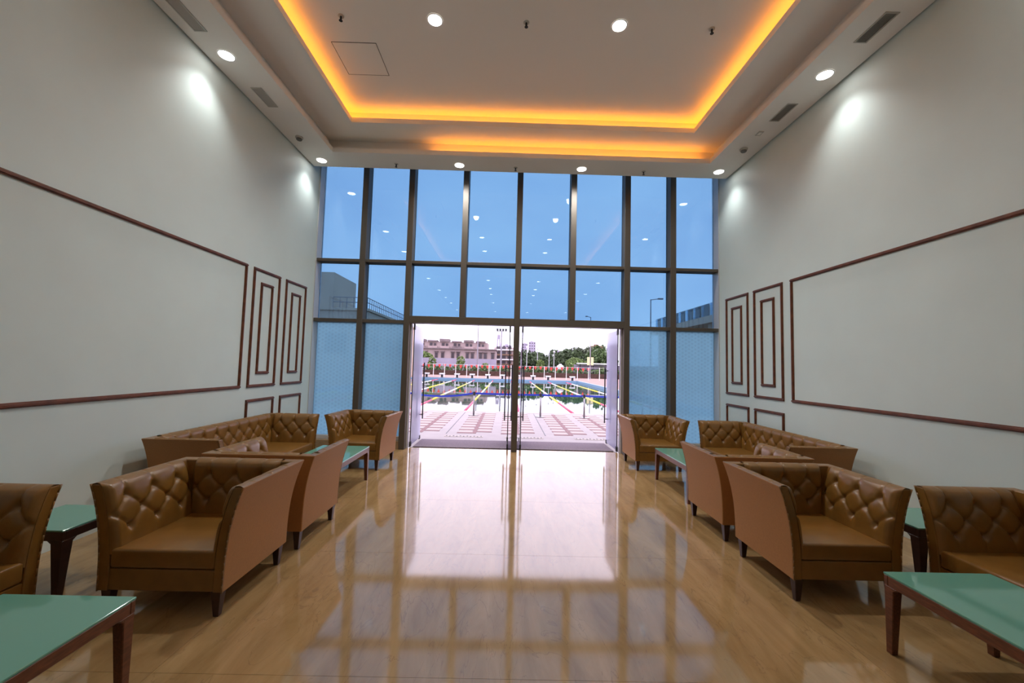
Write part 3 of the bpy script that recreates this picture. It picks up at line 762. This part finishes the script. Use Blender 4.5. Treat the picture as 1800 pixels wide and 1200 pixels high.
for k in range(n):
    xx = x0 + (x1 - x0) * k / n; ww = (x1 - x0) / n
    hz = 6.1 + [.55, .25, .75, .5, .3, .6, .2, .45, .3][k]
    MB().box((xx + .1, .6, 6.1), (xx + ww * .82, 3.2, hz)).build('parapet', M['dark_roof'], B)
    f = MB().box((xx + ww * .2, 1.08, 5.1), (xx + ww * .42, 1.2, 5.85)).build('window', M['win'], B)
    f = MB().box((xx + ww * .55, 1.08, 5.1), (xx + ww * .72, 1.2, 5.75)).build('window', M['win'], B)
    MB().box((xx + ww * .1, .7, 4.75), (xx + ww * .85, .85, 5.2)).build('balcony_rail', M['dark_roof'] if k % 3 == 0 else M['bld'], B)
for px in (735, 748, 767, 778, 795.8, 805.3, 821.4, 830.4, 844.6, 852.9, 866):
    c = P(px, 625); s_ = .36
    f = MB().box((c.x - s_, -.10, 2.35), (c.x + s_, .0, 4.0)).build('window', M['dark_roof'], B)
    MB().box((c.x - s_ * .7, -.14, 2.5), (c.x + s_ * .7, -.10, 3.75)).build('pane', M['win'], f)
    MB().box((c.x - s_ * 1.2, -.5, 4.0), (c.x + s_ * 1.2, 0, 4.12)).build('sunshade', M['dark_roof'], f)
# stacked balcony building next to it
B2 = empty('balcony_building', (0, 95, -.05)); tag(B2, 'small stacked balcony building at the right end of the long building', 'building')
a, b = P(869, 612, 95), P(906, 612, 95)
MB().box((a.x, 0, 0), (b.x, 8, P(880, 610, 95).z)).build('wall', M['bld'], B2)
for k in range(4):
    z = 1.6 + k * 1.15
    MB().box((a.x + .2, -.8, z), (b.x - .2, 0, z + .28)).build('balcony_rail', M['white'] if k % 2 else M['orange_roof'], B2)
    for j in range(3):
        xx = a.x + .5 + j * (b.x - a.x - 1) / 3
        MB().box((xx, -.06, z + .32), (xx + .9, 0, z + .95)).build('window', M['win'], B2)
def tower(px0, px1, py, Y, mat, label, rows=6, cols=3):
    a, b = at(px0, 630, Y), at(px1, 630, Y); h = at(px0, py, Y).z
    t = empty('tower_block', ((a.x + b.x) / 2, Y, -.05)); tag(t, label, 'building', 'far tower blocks')
    w_ = b.x - a.x
    MB().box((-w_ / 2, 0, 0), (w_ / 2, w_ * .8, h)).build('wall', mat, t)
    MB().box((-w_ * .25, w_ * .2, h), (w_ * .1, w_ * .5, h + w_ * .12)).build('roof_hut', mat, t)
    me = MB().box((-.5, -.06, 0), (.5, 0, 1)).mesh('window', M['win'])
    for i in range(rows):
        for j in range(cols):
            o = obj('window', me, t, (-w_ / 2 + w_ * (j + .5) / cols, 0, h * (1 - (i + .8) / (rows + 4)))); o.scale = (w_ / cols * .42, 1, h / (rows + 4) * .45)
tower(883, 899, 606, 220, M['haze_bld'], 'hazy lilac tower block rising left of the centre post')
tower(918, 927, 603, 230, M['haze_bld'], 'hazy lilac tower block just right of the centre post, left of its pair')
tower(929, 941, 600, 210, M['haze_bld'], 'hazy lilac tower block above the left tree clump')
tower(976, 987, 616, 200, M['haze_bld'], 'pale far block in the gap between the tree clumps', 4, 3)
tower(1040, 1062, 607, 120, M['orange_roof'], 'pale orange building peeping above the right trees', 3, 5)
# lattice mast
c = at(877, 588, 150); t = empty('lattice_mast', (c.x, 150, -.05)); tag(t, 'hazy lattice mast above the far roofs left of the centre post', 'mast')
mb = MB()
for sx in (-1, 1):
    for sy in (-1, 1): mb.tube((sx * .9, sy * .9, 0), (sx * .35, sy * .35, c.z), .24, 5)
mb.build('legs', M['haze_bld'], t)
mb = MB()
for k in range(10):
    z0, z1 = c.z * k / 10, c.z * (k + 1) / 10; r0, r1 = .9 - .055 * k, .9 - .055 * (k + 1)
    mb.tube((-r0, -r0, z0), (r1, -r1, z1), .07, 4); mb.tube((r0, -r0, z0), (-r1, -r1, z1), .07, 4)
mb.build('braces', M['haze_bld'], t)
MB().lathe((0, 0, c.z), [(.55, -1.6), (.6, 0)], 8).build('dish_ring', M['haze_bld'], t)
# light poles
M['pole'] = simple('grey_pole', (0.30, 0.27, 0.30), 0.6, .3); M['pale_pole'] = simple('pale_pole', (0.62, 0.62, 0.62), 0.6)
def pole(px, py, Y, label, arm=0, mat='pole', head=None, r=.07):
    c = at(px, py, Y); t = empty('lamp_post', (c.x, Y, -.05)); tag(t, label, 'lamp post', 'lamp posts outside')
    MB().lathe((0, 0, 0), [(r * 2, 0), (r * 2, .15), (r, .2), (r * .6, c.z + .05)], 8).build('pole', M[mat], t, False)
    if arm:
        aw = abs(arm); s = 1 if arm > 0 else -1
        MB().tube((0, 0, c.z), (s * aw * .7, 0, c.z + .12), r * .45, 6).build('arm', M[mat], t)
        MB().box((min(s * aw * .6, s * aw), -.1, c.z + .06), (max(s * aw * .6, s * aw), .1, c.z + .17)).build('lamp_head', M[mat], t)
    if head == 'flood':
        MB().box((-.9, -.06, c.z), (.9, .06, c.z + .12)).build('crossbar', M[mat], t)
        for k in range(4): MB().frustum((-.75 + .5 * k, -.1, c.z + .1), (.14, .12), (-.75 + .5 * k, -.05, c.z + .5), (.2, .14)).build('floodlight', M['black'], t)
    if head == 'ball':
        MB().lathe((0, 0, c.z), [(.05, 0), (.16, .1), (.16, .2), (.05, .3)], 10).build('lamp_head', M['white'], t)
    return t, c
pole(841, 570, 58, 'tall thin lamp post in front of the long building', r=.11)
pole(882, 582, 70, 'floodlight mast with a row of lamps left of the centre post', head='flood', r=.17)
pole(1144, 526, 34, 'single-arm lamp post seen through the glass right of the doors', arm=1.05)
t, c = pole(1038.5, 557, 52, 'tall lamp post carrying two yellow boards, right doorway', arm=-.7)
z0, z1 = at(1038, 641, 52).z, at(1038, 627, 52).z
M['board'] = simple('yellow_board', (0.70, 0.66, 0.36), 0.7)
for s in (-1, 1): MB().box((s * .08 if s > 0 else -.42, -.14, z0), (.42 if s > 0 else -.08, -.08, z1)).build('sign_board', M['board'], t)
for k, (px, py) in enumerate(((926.5, 611), (945, 614), (965.5, 617), (974, 619))):
    pole(px, py, 62, 'slim pale lamp post before the left tree clump, %s from the centre post' % ORD[k], mat='pale_pole', head='ball', r=.06)
# shed with a flat white roof and a round tank on the right
S = empty('shed', (at(1040, 640, 56).x, 56.6, -.05)); tag(S, 'low shed with thin flat white roof at the right doorway', 'shed')
MB().box((-1.9, -.6, 2.0), (4.5, .8, 2.15)).build('roof', M['white'], S)
for x in (-1.6, 0.3, 2.2, 4.2): MB().box((x - .06, -.5, 0), (x + .06, -.38, 2.0)).build('post', M['black'], S)
c = at(985, 640, 57.1); t = empty('water_tank', (c.x, 57.1, -.05)); tag(t, 'pale round water tank beyond the pool between the tree clumps', 'tank')
MB().lathe((0, 0, 0), [(.55, 0), (.55, 1.5), (.48, 1.65), (.2, 1.85)], 16).build('body', M['pale_pole'], t, False); MB().lathe((0, 0, 0), [(.2, 1.85), (.2, 1.95)], 12).build('lid', M['white'], t)
# buildings seen through the side glass
L = empty('grey_building', (-11.2, 31, -.05)); tag(L, 'grey flat-roofed building with roof railing outside the left glass', 'building')
LH = at(640, 545, 31).z
MB().box((-14, 0, 0), (0, 16, LH)).build('wall', M['bld2'], L)
MB().box((-14.1, -.15, LH), (.15, 16.2, LH + .18)).build('roof_slab', M['bld2'], L)
tw = at(584, 475, 31)
MB().box((-14, .4, LH), (tw.x + 11.2, 5, tw.z)).build('stair_tower', M['bld2'], L)
rl = MB()
def railing(pts, z, h, step, parent):
    for (p0, p1) in zip(pts[:-1], pts[1:]):
        p0, p1 = Vector(p0), Vector(p1); ln = (p1 - p0).length; n_ = max(1, int(ln / step))
        for k in range(n_ + 1):
            q = p0.lerp(p1, k / n_); obj('baluster', bal_me, parent, (q.x, q.y, z))
        for hh in (h, h * .55): rl.tube((p0.x, p0.y, z + hh), (p1.x, p1.y, z + hh), .03, 5)
bal_me = MB().lathe((0, 0, 0), [(.025, 0), (.025, .85)], 6).mesh('baluster', M['pole'])
railing([(tw.x + 11.4, 0, 0), (0, 0, 0), (0, 16, 0)], LH + .18, .85, .5, L); rl.build('handrail', M['pole'], L)
for k in range(4):
    MB().box((-13 + k * 3.3, -.08, 2.2), (-11.4 + k * 3.3, 0, 3.7)).build('window', M['win'], L)
    MB().box((0, 1.5 + k * 3.8, 2.2), (.08, 3.1 + k * 3.8, 3.7)).build('window', M['win'], L)
rl2 = MB()
for k in range(5): rl2.tube((-14 + k * 1.6, -.4, LH - .9), (-14 + k * 1.6, -.4, LH + .35), .04, 5)
for hh in (-.55, -.15): rl2.tube((-14.2, -.4, LH + hh), (-6.6, -.4, LH + hh), .04, 5)
rl2.build('scaffold', M['pole'], L)
Rb = empty('verandah_building', (14.0, 26.5, -.05)); tag(Rb, 'concrete building with glass roof railing and deep eaves outside the right glass', 'building')
RH = at(1225, 561, 30.5).z
MB().box((2.2, 0, 0), (16, 12, RH - .5)).build('wall', M['bld2'], Rb)
MB().box((0, -1, RH - .5), (16, 13, RH)).build('eaves_slab', M['bld2'], Rb)
MB().box((.9, 3.5, RH), (3.2, 6.0, RH + 1.15)).build('parapet', M['bld2'], Rb)
for k in range(6): MB().box((.5, -.4 + 2.4 * k, 0), (.95, .05 + 2.4 * k, RH - .5)).build('column', M['bld2'], Rb)
rg = glass_mat('rail_glass', (0.55, 0.70, 0.78), refl=1.5)
for k in range(10): MB().box((.25, -.8 + 1.3 * k, RH + .02), (.28, .4 + 1.3 * k, RH + .95)).build('rail_panel', rg, Rb)
